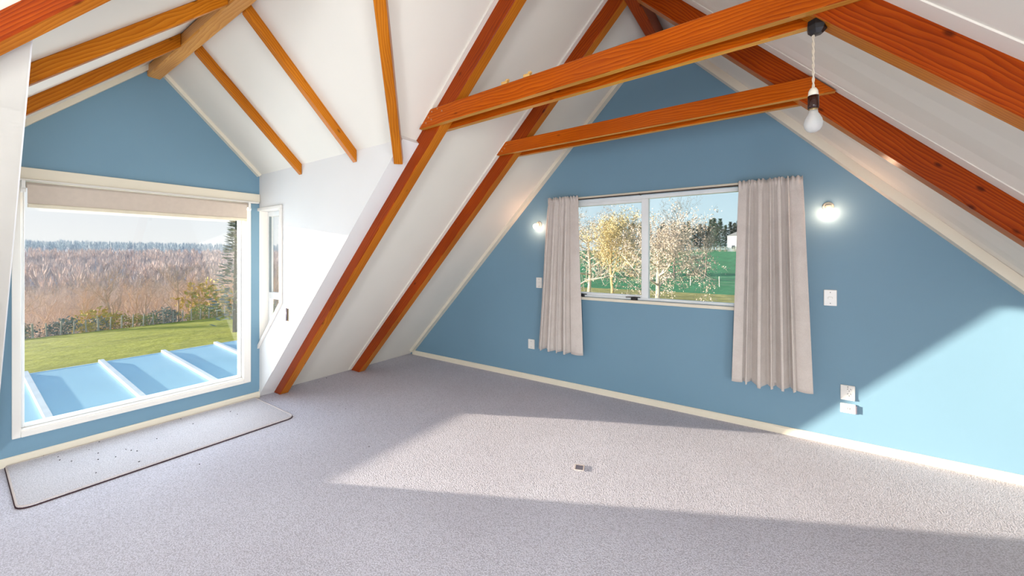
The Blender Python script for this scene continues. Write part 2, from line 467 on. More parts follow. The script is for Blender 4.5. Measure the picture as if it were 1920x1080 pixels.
# far gable wall (blue) with opening
GX0, GX1, GZ0, GZ1 = -1.90, -0.06, 1.035, 2.105
m = MB(); y0, y1 = YG, YG + 0.13
m.prism([(XL - .05, 0), (GX0, 0), (GX0, zl(GX0)), (XL - .05, 0.0)], 'y', y0, y1) if False else m.prism([(XL, 0), (GX0, 0), (GX0, zl(GX0))], 'y', y0, y1)
m.prism([(GX1, 0), (XRG, 0), (GX1, zr(GX1, YG))], 'y', y0, y1)
m.prism([(GX0, 0), (GX1, 0), (GX1, GZ0), (GX0, GZ0)], 'y', y0, y1)
m.prism([(GX0, GZ1), (GX1, GZ1), (GX1, zr(GX1, YG)), (AX, AZ), (GX0, zl(GX0))], 'y', y0, y1)
tag(struct(m.build('wall_far', M['blue'])), 'large blue gable wall at the end of the attic', 'wall')
# rear gable, with an unseen opening added for the rear fill lamp
m = MB()
m.prism([(XL, 0), (.2, 0), (.2, zr(.2)), (AX, AZ)], 'y', YB - .1, YB)
m.prism([(1.04, 0), (XR, 0), (1.04, zr(1.04))], 'y', YB - .1, YB)
m.prism([(.2, 0), (1.04, 0), (1.04, .28), (.2, .28)], 'y', YB - .1, YB)
m.prism([(.2, 1.68), (1.04, 1.68), (1.04, zr(1.04)), (.2, zr(.2))], 'y', YB - .1, YB)
tag(struct(m.build('wall_rear', M['white'])), 'white rear gable wall behind the viewer', 'wall')

# skirting boards
def skirt(poly_axis, a0, a1, fixed, sgn, name, label):
    prof = [(0, 0), (0.016, 0), (0.016, 0.05), (0.008, 0.062), (0, 0.062)]
    m = MB()
    if poly_axis == 'x':
        m.prism([(fixed + sgn * p[0], p[1]) for p in prof], 'x', a0, a1)   # profile (y,z)
    else:
        m.prism([(fixed + sgn * p[0], p[1]) for p in prof], 'y', a0, a1)   # profile (x,z)
    o = struct(m.build(name, M['cream'])); tag(o, label, 'skirting')
skirt('x', XL + .06, XRG - .06, YG, -1, 'baseboard_far', 'cream skirting board along the foot of the blue gable wall')
skirt('y', D0, D1, XW, 1, 'baseboard_left', 'cream skirting board below the big dormer window')

# cornice strips where the slopes meet the walls
trim_n = [0]
def trim(mb, label, mat='cream', bevel=0):
    trim_n[0] += 1
    o = struct(mb.build('trim_%d' % trim_n[0], M[mat], bevel=bevel)); tag(o, label, 'trim'); return o
def strip(p0, p1, a, b):          # triangular/rect strip along p0-p1 with section vectors a, b
    p0, p1, a, b = Vector(p0), Vector(p1), Vector(a), Vector(b)
    m = MB(); q = [p0, p0 + a, p0 + a + b, p0 + b, p1, p1 + a, p1 + a + b, p1 + b]
    return m.add(q, [(3, 2, 1, 0), (4, 5, 6, 7), (0, 1, 5, 4), (1, 2, 6, 5), (2, 3, 7, 6), (3, 0, 4, 7)])
trim(strip(L(XL + .07, YG), L(AX, YG), (0, -.075, 0), -NL * 0.035), 'cream cornice strip up the left edge of the blue gable wall')
trim(strip(RR(XRG - .07, YG), RR(AX, YG), (0, -.085, 0), -NR * 0.06), 'cream cornice strip down the right edge of the blue gable wall')
nn, nf = Vector((0, 1, -1)).normalized(), Vector((0, -1, -1)).normalized()
trim(strip((XW, D0, ZE), (XW, DM, ZA), (.05, 0, 0), nn * 0.035), 'cream strip on the near rake of the dormer wall')
trim(strip((XW, D1, ZE), (XW, DM, ZA), (.05, 0, 0), nf * 0.03), 'cream strip on the far rake of the dormer wall')
# white edge board between the cheek and the first rafter
RY = [(2.0, 2.09), (2.95, 3.04)]            # rafter pairs (y0, y1)
RD = 0.135                                  # rafter depth
xt = XE + 0.03
m = strip(L(XL - .02, D1 - .004), L(xt, D1 - .004), (0, RY[0][0] - D1 + .003, 0), -NL * .045)
trim(m, 'white edging board between dormer side wall and the first left rafter', 'cheek')
# battens beside the rafters
bx = -2.15
trim(strip((bx, RY[0][0] - .035, zl(bx)), (AX, RY[0][0] - .035, AZ), (0, .035, 0), -NL * .014), 'narrow white batten beside the upper first left rafter', 'white')
trim(strip((XL + .02, RY[1][0] - .04, zl(XL + .02)), (AX, RY[1][0] - .04, AZ), (0, .04, 0), -NL * .016), 'narrow white batten beside the second left rafter', 'white')
for i in (0, 1):
    trim(strip((2.6, RY[i][0] - .085, zr(2.6, RY[i][0])), (AX, RY[i][0] - .085, AZ), (0, .085, 0), -NR * .006),
         'white batten beside the %s right rafter' % ('nearer', 'farther')[i], 'white')

# ================================================================ windows
def part(mb, name, mat, parent, **kw): return mb.build(name, M[mat], parent, **kw)
def board(x0, x1, y0, y1, z0, z1): return MB().box(x0, x1, y0, y1, z0, z1)

# window_1: big dormer window
w = struct(empty('window_1', (XW, (WY0 + WY1) / 2, WZ0)))
tag(w, 'large picture window in the dormer overlooking lawn and woodland', 'window')
def wpart(mb, name, mat, bevel=0.003):
    o = mb.build(name, M[mat], None, bevel=bevel); o.parent = w; o.matrix_parent_inverse = Matrix.Translation(-w.location); return o
wpart(board(XW, XW + .028, D0 + .002, D1 - .004, 2.045, 2.13), 'head_board', 'cream')
wpart(board(XW + .0, XW + .05, D0 + .002, D1 - .02, 2.03, 2.045), 'head_ledge', 'trimwhite')
wpart(board(XW, XW + .018, .255, WY0 + .004, .185, 2.03), 'architrave', 'trimwhite')
wpart(board(XW, XW + .018, WY1 - .004, 1.765, .185, 2.03), 'architrave', 'trimwhite')
wpart(board(XW, XW + .022, WY0 + .004, WY1 - .004, .185, .225), 'architrave', 'trimwhite')
# lining of the opening and sash
wpart(board(XW - .13, XW, WY0 - .012, WY0 + .004, WZ0, WZ1), 'reveal', 'trimwhite', 0)
wpart(board(XW - .13, XW, WY1 - .004, WY1 + .012, WZ0, WZ1), 'reveal', 'trimwhite', 0)
wpart(board(XW - .13, XW + .01, WY0 + .004, WY1 - .004, WZ0 - .012, WZ0 + .004), 'sill', 'trimwhite', 0)
gx0, gx1 = XW - .09, XW - .045
wpart(board(gx0, gx1, WY0 + .005, WY0 + .024, WZ0 + .005, WZ1), 'frame', 'alu')
wpart(board(gx0, gx1, WY1 - .024, WY1 - .005, WZ0 + .005, WZ1), 'frame', 'alu')
wpart(board(gx0, gx1, WY0 + .024, WY1 - .024, WZ0 + .005, WZ0 + .027), 'frame', 'alu')
wpart(board(gx0, gx1, WY0 + .024, WY1 - .024, WZ1 - .03, WZ1), 'frame', 'alu')
wpart(board(XW - .07, XW - .065, WY0 + .02, WY1 - .02, WZ0 + .026, WZ1 - .028), 'pane', 'glass', 0)

# window_2: small cheek window, cut parallel to the roof
w = struct(empty('window_2', (CX1, D1, CZR)))
tag(w, 'small slanted window in the white dormer side wall', 'window')
def quad_bar(a, b, c, d, y0, y1): return MB().prism([a, b, c, d], 'y', y0, y1)
T = 0.032
dg = (CZR - CZL) / (CX1 - CX0)
wpart(quad_bar((CX0, CZT), (CX1 + T, CZT), (CX1 + T, CZT + T), (CX0, CZT + T), D1 - .02, D1), 'architrave', 'trimwhite')
wpart(quad_bar((CX1, CZR), (CX1 + T, CZR - .012), (CX1 + T, CZT), (CX1, CZT), D1 - .02, D1), 'architrave', 'trimwhite')
wpart(quad_bar((CX0, CZL - .045), (CX1 + T, CZR - .012), (CX1, CZR), (CX0, CZL), D1 - .02, D1), 'architrave', 'trimwhite')
wpart(quad_bar((CX0 - .015, CZL - .03), (CX0, CZL - .02), (CX0, CZT + .01), (CX0 - .015, CZT + .01), D1 + .001, D1 + CT - .001), 'reveal', 'trimwhite', 0)
wy0, wy1 = D1 + .085, D1 + .125
wpart(quad_bar((CX0, CZT - .05), (CX1, CZT - .05), (CX1, CZT), (CX0, CZT), wy0, wy1), 'frame', 'alu')
wpart(quad_bar((CX0, CZL), (CX0 + .035, CZL + .035 * dg), (CX0 + .035, CZT - .05), (CX0, CZT - .05), wy0, wy1), 'frame', 'alu')
wpart(quad_bar((CX1 - .03, CZR - .03 * dg), (CX1, CZR), (CX1, CZT - .05), (CX1 - .03, CZT - .05), wy0, wy1), 'frame', 'alu')
wpart(quad_bar((CX0 + .035, CZL + .035 * dg), (CX1 - .03, CZR - .03 * dg), (CX1 - .03, CZR - .03 * dg + .04), (CX0 + .035, CZL + .035 * dg + .04), wy0, wy1), 'frame', 'alu')
wpart(quad_bar((CX0 + .035, 1.03), (CX1 - .03, 1.03), (CX1 - .03, 1.10), (CX0 + .035, 1.10), wy0, wy1), 'transom', 'alu')
wpart(quad_bar((CX0 + .035, 1.10), (CX1 - .03, 1.10), (CX1 - .03, CZT - .05), (CX0 + .035, CZT - .05), wy0 + .018, wy0 + .023), 'pane', 'glass', 0)
wpart(quad_bar((CX0 + .035, CZL + .04 + .035 * dg), (CX1 - .03, CZR + .01 - .001), (CX1 - .03, 1.03), (CX0 + .035, 1.03), wy0 + .018, wy0 + .023), 'pane', 'glass', 0)
wpart(quad_bar((CX0 + .036, 1.10), (CX0 + .046, 1.10), (CX0 + .046, CZT - .05), (CX0 + .036, CZT - .05), wy0 - .004, wy0 + .016), 'gasket', 'alugrey', 0)

# window_3: gable window, awning sash left, fixed pane right
w = struct(empty('window_3', ((GX0 + GX1) / 2, YG, GZ0)))
tag(w, 'two-light white window in the blue gable wall between the curtains', 'window')
wpart(board(GX0 - .03, GX1 + .03, YG - .016, YG, GZ1, GZ1 + .03), 'architrave', 'cream')
wpart(board(GX0 - .03, GX1 + .03, YG - .03, YG, GZ0 - .03, GZ0), 'sill', 'cream')
wpart(board(GX0 - .03, GX0, YG - .016, YG, GZ0, GZ1), 'architrave', 'cream')
wpart(board(GX1, GX1 + .03, YG - .016, YG, GZ0, GZ1), 'architrave', 'cream')
fy0, fy1 = YG + .02, YG + .075
MX0, MX1 = -1.118, -1.05
wpart(board(GX0, GX1, fy0, fy1, GZ1 - .04, GZ1), 'frame', 'alu')
wpart(board(GX0, GX1, fy0, fy1, GZ0, GZ0 + .025), 'frame', 'alu')
wpart(board(GX0, GX0 + .03, fy0, fy1, GZ0 + .025, GZ1 - .04), 'frame', 'alu')
wpart(board(GX1 - .03, GX1, fy0, fy1, GZ0 + .025, GZ1 - .04), 'frame', 'alu')
wpart(board(MX0, MX1, fy0 - .006, fy1, GZ0 + .025, GZ1 - .04), 'mullion', 'alu')
wpart(board(GX0 + .03, MX0, fy0 + .006, fy1, GZ1 - .07, GZ1 - .04), 'sash', 'alu')
wpart(board(GX0 + .03, MX0, fy0 + .006, fy1, GZ0 + .025, GZ0 + .048), 'sash', 'alu')
wpart(board(GX0 + .03, GX0 + .05, fy0 + .006, fy1, GZ0 + .048, GZ1 - .07), 'sash', 'alu')
wpart(board(GX0 + .05, MX0, YG + .045, YG + .05, GZ0 + .048, GZ1 - .07), 'pane', 'glass', 0)
wpart(board(MX1, GX1 - .03, YG + .045, YG + .05, GZ0 + .025, GZ1 - .04), 'pane', 'glass', 0)
for sx_ in (-1.765, -1.185):               # black window stays on the sill
    m = MB(); m.box(sx_ - .035, sx_ + .03, YG - .006, YG + .02, GZ0, GZ0 + .022)
    m.box(sx_ - .012, sx_ + .012, YG - .014, YG + .016, GZ0 + .004, GZ0 + .034)
    m.tube([(sx_ - .09, YG + .004, GZ0 + .026), (sx_ + .06, YG + .004, GZ0 + .030)], .005, 6)
    wpart(m, 'window_stay', 'black', .002)

# ================================================================ timbers
def rafter(side, y0, y1, label):
    s = 1 if side == 'l' else -1
    d = RD * PV
    k_ = K if side == 'l' else KR(y0)
    foot_t = XL if side == 'l' else AX + AZ / k_
    foot_b = foot_t + s * d / k_
    qa = [(foot_t, y0, 0), (foot_t, y1, 0), (foot_b, y1, 0), (foot_b, y0, 0)]
    qb = [(AX, y0, AZ), (AX, y1, AZ), (AX, y1, AZ - d), (AX, y0, AZ - d)]
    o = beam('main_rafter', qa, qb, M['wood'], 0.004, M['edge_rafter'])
    return tag(o, label, 'beam', 'main roof rafters')
rafter('l', *RY[0], 'red-brown rafter rising from beside the dormer side wall, left slope')
rafter('l', *RY[1], 'red-brown rafter on the left slope between dormer rafter and blue gable wall')
rafter('r', *RY[0], 'red-brown rafter crossing the top right corner, nearer right slope one')
rafter('r', *RY[1], 'red-brown rafter on the right slope next to the blue gable wall')

# ridge beam
yb = YG - .003
o = beam('ridge_beam', [(AX - .035, YB, AZ - .07), (AX + .055, YB, AZ - .07), (AX + .055, YB, AZ - .24), (AX - .035, YB, AZ - .24)],
         [(AX - .035, yb, AZ - .07), (AX + .055, yb, AZ - .07), (AX + .055, yb, AZ - .24), (AX - .035, yb, AZ - .24)], M['wood'])
tag(o, 'red-brown ridge beam running to the peak of the blue gable wall', 'beam')

# collar ties: a board on each face of the rafters
def tie(y0, y1, za, zb, hgt, label, nails=False, xa=-2.168, xb=0.31):
    c = hgt / K
    qa = [(xa, y0, za), (xa, y1, za), (xa + c, y1, za + hgt), (xa + c, y0, za + hgt)]
    qb = [(xb, y0, zb), (xb, y1, zb), (xb - c, y1, zb + hgt), (xb - c, y0, zb + hgt)]
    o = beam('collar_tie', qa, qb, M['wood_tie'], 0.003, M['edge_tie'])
    tag(o, label, 'beam', 'collar ties')
    if nails:
        Mi = o.matrix_world.inverted()
        for dx, dz in nails:
            p = Vector((xa + dx, y0, za + dz))
            k = MB(); k.lathe([(0.006, -.001), (0.006, .0025), (0.003, .0035)], 8, Mi @ Matrix.Translation(p) @ Matrix.Rotation(R(90), 4, 'X'))
            k.build('nail', M['nail'], o)
    return o
TT = 0.042
NA = [(.075, .03), (.10, .065), (.13, .045), (.135, .10), (.19, .11), (.235, .085)]
tie(RY[0][0] - TT, RY[0][0], 2.425, 2.487, .122, 'nearer collar tie, front board with nail heads carrying the bulb flex', NA)
tie(RY[0][1], RY[0][1] + TT, 2.425, 2.487, .122, 'nearer collar tie, back board behind the front one', None, xa=-2.15, xb=.28)
tie(RY[1][0] - TT, RY[1][0], 2.432, 2.452, .112, 'farther collar tie, front board crossing before the blue gable', [(.07, .03), (.1, .05), (.12, .085)], xb=.295)
tie(RY[1][1], RY[1][1] + TT, 2.432, 2.452, .112, 'farther collar tie, back board nearest the blue gable', None, xa=-2.15, xb=.28)
# offcuts lying on the near tie
for px, lab in ((-1.40, 'small raw wood offcut on the collar tie, nearer the left rafter'), (-1.235, 'small raw wood offcut on the collar tie, nearer the middle')):
    zt = 2.425 + (px + 2.18) / 2.52 * .062 + .122
    m = MB(); m.box(px - .025, px + .02, RY[0][0] - .036, RY[0][0] - .008, zt, zt + .02)
    m.box(px + .004, px + .026, RY[0][0] - .03, RY[0][0] - .012, zt + .02, zt + .032)
    tag(m.build('wood_offcut', M['wood_raw'], bevel=.002, origin=(px, RY[0][0] - .02, zt)), lab, 'offcut')

# dormer ridge beam
zb_, zt_ = ZA - .14, ZA - .045
xr0, xr1 = XW + .002, (ZA - .14 - ZL) / K - .0
o = beam('dormer_ridge_beam', [(xr0, DM - .045, zb_), (xr0, DM + .045, zb_), (xr0, DM + .045, zt_), (xr0, DM - .045, zt_)],
         [(xr1, DM - .045, zb_), (xr1, DM + .045, zb_), (xr1 + .09, DM + .045, zt_), (xr1 + .09, DM - .045, zt_)], M['wood_pale'], 0.008)
tag(o, 'pale ridge beam of the dormer ending above the big window', 'beam')
# dormer rafters
def drafter(xc, side, label):
    w2, dv = 0.024, 0.098
    s = 1 if side == 'far' else -1
    ye, ym = (D1 if s > 0 else D0), DM + s * .046
    zt = lambda y: ZE + (ZA - ZE) * (1 - abs(y - DM) / abs(ye - DM))
    ye2 = ye - s * .003
    q = lambda y: [(xc - w2, y, zt(y)), (xc + w2, y, zt(y)), (xc + w2, y, zt(y) - dv), (xc - w2, y, zt(y) - dv)]
    o = beam('dormer_rafter', q(ye2), q(ym), M['wood_dormer'], 0.003)
    tag(o, label, 'beam', 'dormer rafters')
drafter(-3.64, 'far', 'short honey rafter on the far dormer slope, nearest the big window')
drafter(-2.79, 'far', 'short honey rafter on the far dormer slope, middle of the slope')
drafter(-3.64, 'near', 'short honey rafter on the near dormer slope, nearest the big window')
drafter(-2.79, 'near', 'short honey rafter on the near dormer slope, farther from the window')
# valley rafters
def valley(side, label, mat, w2, dep, ext, sh=0, d0=.02):
    s = 1 if side == 'far' else -1
    a = Vector((XA, DM + s * sh, ZA)); b = Vector((XE, (D1 if s > 0 else D0) + s * sh, ZE))
    d = (b - a).normalized(); a2 = a + d * 0.12; b2 = b + d * ext
    side_v = d.cross(Vector((0, 0, 1))).normalized() * w2
    dn = d.cross(side_v).normalized()
    if dn.z > 0: dn = -dn
    q = lambda p: [p - side_v + dn * d0, p + side_v + dn * d0, p + side_v + dn * dep, p - side_v + dn * dep]
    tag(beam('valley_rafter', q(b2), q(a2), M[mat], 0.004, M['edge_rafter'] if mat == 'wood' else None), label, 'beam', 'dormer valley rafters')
valley('far', 'slim valley rafter where far dormer slope meets the main roof', 'wood_dormer', .032, .105, .14)
valley('near', 'dark valley rafter crossing the top left corner', 'wood', .027, .09, .45, .08, 0.0)

# ================================================================ things in the room
# roller blind
t = empty('roller_blind', (XW + .05, (WY0 + WY1) / 2, 2.0)); tag(t, 'beige roller blind rolled up at the top of the big window', 'blind')
def tp(mb, name, mat, par, root, smooth=False, bevel=0):
    o = mb.build(name, M[mat], None, smooth=smooth, bevel=bevel); o.parent = par
    o.matrix_parent_inverse = Matrix.Translation(root.matrix_world.translation if False else root.location).inverted(); return o
by0, by1 = .315, 1.715
tp(MB().tube([(XW + .055, by0, 2.0), (XW + .055, by1, 2.0)], .022, 16), 'roller', 'blind', t, t, True)
tp(board(XW + .074, XW + .077, by0 + .005, by1 - .01, 1.866, 2.0), 'fabric', 'blind', t, t)
tp(board(XW + .066, XW + .085, by0 + .005, by1 - .01, 1.836, 1.866), 'bottom_bar', 'blindbar', t, t, bevel=.004)
for yy, s in ((by0 - .022, 1), (by1 + .004, -1)):
    m = MB(); m.box(XW + .02, XW + .085, yy, yy + .018, 1.965, 2.03); m.lathe([(.02, -.012), (.02, .012)], 12, Matrix.Translation((XW + .07, yy + .009, 1.962)) @ Matrix.Rotation(R(90), 4, 'X'))
    tp(m, 'bracket', 'plastic', t, t, bevel=.002)
m = MB(); m.tube([(XW + .06, by0 - .012, 1.97), (XW + .06, by0 - .012, 1.0)], .0022, 6); m.tube([(XW + .085, by0 - .012, 1.97), (XW + .085, by0 - .012, 1.0)], .0022, 6)
tp(m, 'chain', 'plastic', t, t)

# mat below the window
def rounded(x0, x1, y0, y1, r, n=6):
    pts = []
    for cx, cy, a0 in ((x1 - r, y1 - r, 0), (x0 + .01, y1 - .01, 90), (x0 + .01, y0 + .01, 180), (x1 - r, y0 + r, 270)):
        rr = r if a0 in (0, 270) else .01
        for k in range(n + 1):
            a = R(a0 + 90 * k / n); pts.append((cx + rr * math.cos(a), cy + rr * math.sin(a)))
    return pts
MX = (-4.46, -3.645, .222, 1.805)
t = empty('floor_mat', ((MX[0] + MX[1]) / 2, (MX[2] + MX[3]) / 2, 0)); tag(t, 'long pale carpet mat with bound edge in front of the big window', 'mat')
tp(MB().prism(rounded(*MX, .07), 'z', 0.0005, .008), 'backing', 'rubber_shade', t, t)
ins = rounded(MX[0] + .004, MX[1] - .004, MX[2] + .004, MX[3] - .004, .066)
tp(MB().prism(ins, 'z', .008, .014), 'pile', 'mat', t, t)
edge = [(p[0], p[1], .0125) for p in rounded(MX[0] + .008, MX[1] - .009, MX[2] + .008, MX[3] - .008, .062)]
tp(MB().tube(edge + [edge[0]], .0055, 6, False), 'bound_edge', 'binding', t, t, True)

# crumbs on the mat and carpet (pixel -> floor point)
def on_floor(px, py, z=0.0):
    u, v = (px - 960) / FPX, (CY - py) / FPX
    d = Vector((-math.sin(YAW) + u * math.cos(YAW), math.cos(YAW) + u * math.sin(YAW), v))
    k = (z - CAM_H) / v
    return Vector((d.x * k, d.y * k, z))
rnd = random.Random(4)
spots = [(40, 866), (82, 855), (109, 857), (112, 863), (120, 844), (134, 865), (167, 843.5), (170, 830), (184, 850), (184, 862), (217, 857), (180, 887), (186, 829),
         (257, 806), (294, 823), (236, 843), (246, 845), (257, 846), (261, 866), (339, 786), (362, 795), (432, 772), (445, 777),
         (374, 871), (511, 751), (636, 761), (648, 767), (612, 709), (598, 716), (692, 838)]
for k, (px, py) in enumerate(spots):
    p = on_floor(px, py, 0.014); on_mat = MX[0] < p.x < MX[1] and MX[2] < p.y < MX[3]
    if not on_mat: p = on_floor(px, py, 0.0)
    s = rnd.uniform(.003, .0045)
    m = MB(); m.lathe([(s * .4, 0), (s, s * .5), (s * .8, s), (s * .2, s * 1.3)], 6)
    if on_mat:
        o = m.build('crumb', M['crumb']); tag(o, 'tiny dark crumb of dirt on the pale mat', 'crumb', 'crumbs on the mat')
    else:
        o = m.build('crumb', M['crumb']); tag(o, 'tiny dark crumb of dirt on the carpet near the left rafters', 'crumb', 'crumbs on the carpet')
    o.location = p; o.scale = (1.5, .8, 1); o.rotation_euler = (0, 0, rnd.uniform(0, 3))

# small metal plate set in the carpet
t = empty('floor_plate', (-1.135, 2.503, 0), R(20)); tag(t, 'small square metal plate set in the sunlit carpet', 'floor plate')
MB().box(-.026, .026, -.03, .03, 0.0, .004).build('plate', M['steel'], t, bevel=.0015)
m = MB(); m.box(.026, .034, -.034, .034, 0.0, .006); m.box(-.034, -.026, -.034, .034, 0, .005); m.box(-.026, .026, -.036, -.03, 0, .005); m.box(-.026, .026, .03, .036, 0, .005)
m.build('rim', M['binding'], t)

# switch plates and sockets on the gable
def plate(name, x0, x1, z0, z1, label, kind):
    cx_, cz_ = (x0 + x1) / 2, (z0 + z1) / 2; w2, h2 = (x1 - x0) / 2, (z1 - z0) / 2
    t = empty(name, (cx_, YG, cz_)); tag(t, label, {'light_switch': 'switch', 'power_socket': 'socket', 'blank_plate': 'plate'}[name], 'wall plates on the blue gable')
    pl = MB().box(-w2, w2, -.012, 0, -h2, h2).build('plate', M['plastic'], t, bevel=.003)
    def screw(x, z):
        MB().lathe([(.0035, 0), (.0035, .0012)], 8, Matrix.Translation((x, -.012, z)) @ Matrix.Rotation(R(90), 4, 'X')).build('screw', M['plasticgrey'], pl)
    if kind == 'switch':
        MB().box(-.014, .014, -.017, -.012, -.008, .008).build('rocker', M['plastic'], pl, bevel=.002)
        screw(0, h2 * .68); screw(0, -h2 * .68)
    elif kind == 'socket':
        for zc in (h2 * .42, -h2 * .22):
            for dx, dz, a in ((-.009, .006, 30), (.009, .006, -30), (0, -.009, 0)):
                k = MB().box(-.0015, .0015, -.0135, -.012, -.005, .005).build('slot', M['plasticgrey'], pl)
                k.location = (dx + .008, 0, zc + dz); k.rotation_euler = (0, R(a), 0)
        MB().box(-w2 * .9, w2 * .9, -.016, -.012, -h2 * .95, -h2 * .72).build('ledge', M['plastic'], t, bevel=.001)
        screw(-w2 * .0, h2 * .8)
    elif kind == 'wide':
        MB().box(-.02, -.004, -.016, -.012, -.008, .01).build('rocker', M['plastic'], pl, bevel=.002)
        MB().box(.008, .012, -.0135, -.012, -.006, .006).build('slot', M['plasticgrey'], pl)
        MB().box(w2, w2 + .006, -.018, -.002, -h2 * .8, h2 * .8).build('side_clip', M['steel'], t)
    else:
        screw(0, h2 * .6); screw(0, -h2 * .6)
    return t
plate('light_switch', -2.343, -2.264, 1.105, 1.228, 'white light switch left of the gable window, below the lit lamp', 'switch')
plate('blank_plate', -2.455, -2.367, .37, .484, 'white blank plate low on the blue wall left of the left curtain', 'blank')
plate('light_switch', .322, .403, 1.094, 1.22, 'white light switch to the right of the right curtain', 'switch')
plate('power_socket', .424, .511, .368, .483, 'white power socket low on the blue wall, upper of two plates', 'socket')
plate('power_socket', .424, .515, .268, .341, 'wide white plate just below the power socket in the sunlight', 'wide')

# wall lamps
def wall_lamp(x, z, tilt, label):
    t = empty('wall_lamp', (x, YG, z)); tag(t, label, 'lamp', 'bare-bulb wall lamps')
    Mx = Matrix.Rotation(R(90), 4, 'X')
    MB().lathe([(.0, 0), (.036, 0), (.036, .008), (.03, .014), (.024, .018)], 24, Mx).build('base', M['lampwhite'], t, True)
    Mh = Matrix.Translation((0, -.015, 0)) @ Matrix.Rotation(R(90 - tilt), 4, 'X')
    Mh = Matrix.Translation((0, -.012, 0)) @ Matrix.Rotation(R(90 + tilt), 4, 'X')
    hd = MB().lathe([(.024, 0), (.024, .02), (.019, .026), (.019, .04), (.016, .042)], 20, Mh).build('holder', M['lampwhite'], t, True)
    MB().lathe([(.014, .036), (.017, .044), (.026, .058), (.030, .072), (.028, .085), (.020, .096), (.008, .102), (.001, .103)], 20, Mh).build('bulb', M['bulb_on'], hd, True)
wall_lamp(-2.307, 1.856, 22, 'lit bare-bulb wall lamp left of the left curtain')
wall_lamp(.350, 1.882, 38, 'lit bare-bulb wall lamp right of the right curtain')

# curtain rod and curtains
t = empty('curtain_rod', (-.95, YG - .05, 2.115)); tag(t, 'thin dark curtain rod above the gable window', 'curtain rod')
tp(MB().tube([(-2.14, YG - .045, 2.105), (0.19, YG - .045, 2.105)], .006, 8), 'rod', 'rod', t, t, True)
for xx in (-2.13, -1.12, .17):
    tp(board(xx - .006, xx + .006, YG - .05, YG, 2.098, 2.112), 'bracket', 'rod', t, t)

def curtain(xa0, xa1, xb0, xb1, ztop, zbot, n, seed, label, flat_left=0.0, flat_right=0.0):
    rn = random.Random(seed)
    NU, NV = 190, 46
    ph = [0.0]
    wts = [rn.uniform(.5, 1.7) for _ in range(n)]
    tot = sum(wts)
    edges = [0]
    for q in wts: edges.append(edges[-1] + q / tot)
    amp = [rn.uniform(.65, 1.15) for _ in range(n)]
    drift = [rn.uniform(-.5, .5) for _ in range(n)]
    top, bot = (xa0, xa1), (xb0, xb1)
    vs = []
    for j in range(NV + 1):
        v = j / NV                                    # 0 top .. 1 bottom
        z = ztop + (zbot - ztop) * v
        x0 = top[0] + (bot[0] - top[0]) * v; x1 = top[1] + (bot[1] - top[1]) * v
        header = max(0.0, 1 - v / .05)
        for i in range(NU + 1):
            u = i / NU
            uu = u
            if u < flat_left: fold = 0.15 * math.sin(u / max(flat_left, 1e-3) * math.pi); a = .5; lx = 0
            elif u > 1 - flat_right: fold = 0.25 * math.sin((1 - u) / max(flat_right, 1e-3) * math.pi); a = .5; lx = 0
            else:
                w_ = (u - flat_left) / (1 - flat_left - flat_right)
                k = max(q for q in range(n) if edges[q] <= w_ + 1e-9)
                f = (w_ - edges[k]) / (edges[k + 1] - edges[k])
                f = min(1, max(0, f))
                fold = 1.75 * abs(math.sin(f * math.pi)) ** .55 - 1.0
                a = amp[k]
                lx = (.014 * math.sin(f * 2 * math.pi) + .006 * math.sin(f * 4 * math.pi + drift[k])) * (0.5 + v)
            A = (.024 + .034 * min(1, v * 2.2) + .012 * v) * a
            y = YG - .098 - .012 * v + fold * A * -1
            # gathered heading tape: tight little pleats at the very top
            g = math.sin(u * n * 2.6 * 2 * math.pi + 1.3 * math.sin(u * 9))
            hz_ = math.exp(-((v - .0) / .03) ** 2); tape = math.exp(-((v - .045) / .018) ** 2)
            y += -.012 * g * hz_ + tape * (.010 + .004 * g)
            y += .004 * math.sin(7 * v + 5 * u + seed)
            zz = z + (0.006 * g * hz_) + (-.012 * fold * a - .004 * math.sin(u * 13 + seed)) * v ** 6
            vs.append((x0 + (x1 - x0) * uu + lx, y, zz))
    fs = []
    for j in range(NV):
        for i in range(NU):
            a = j * (NU + 1) + i
            fs.append((a, a + 1, a + NU + 2, a + NU + 1))
    m = MB(); m.add(vs, fs)
    o = m.build('curtain', M['curtain'], None, smooth=True, origin=((xb0 + xb1) / 2, YG - .08, zbot))
    sol = o.modifiers.new('thickness', 'SOLIDIFY'); sol.thickness = .003
    return tag(o, label, 'curtain', 'gable window curtains')
curtain(-2.13, -1.765, -2.245, -1.70, 2.135, .415, 4, 3, 'grey-beige curtain gathered at the left of the gable window', .02, .26)
curtain(-.258, .185, -.31, .25, 2.13, .405, 5, 8, 'grey-beige curtain gathered at the right of the gable window', .14, .18)

# pendant bulb hanging from the near collar tie
PX, PY = .133, RY[0][0] + .045
t = empty('pendant_lamp', (PX, PY, 2.49)); tag(t, 'unlit bare bulb hanging on twisted flex from the collar tie', 'lamp')
m = MB(); m.lathe([(.004, 2.418 - 2.49), (.02, 2.420 - 2.49), (.033, 2.434 - 2.49), (.036, 2.452 - 2.49), (.034, 2.474 - 2.49), (.02, 2.478 - 2.49)], 7, Matrix.Translation((.012, 0, 0)))
m.build('ceiling_rose', M['black'], t)
for k in (0, math.pi):
    pts = []
    for i in range(61):
        z = 2.440 - i / 60 * .245; a = i / 60 * 26 + k
        r = .0026
        pts.append((r * math.cos(a), r * math.sin(a), z - 2.49))
    MB().tube(pts, .0028, 6).build('flex', M['cord'], t, True)
MB().lathe([(.004, 2.20 - 2.49), (.010, 2.197 - 2.49), (.0165, 2.185 - 2.49), (.0185, 2.165 - 2.49)][::-1], 18).build('holder_cap', M['lampwhite'], t, True)
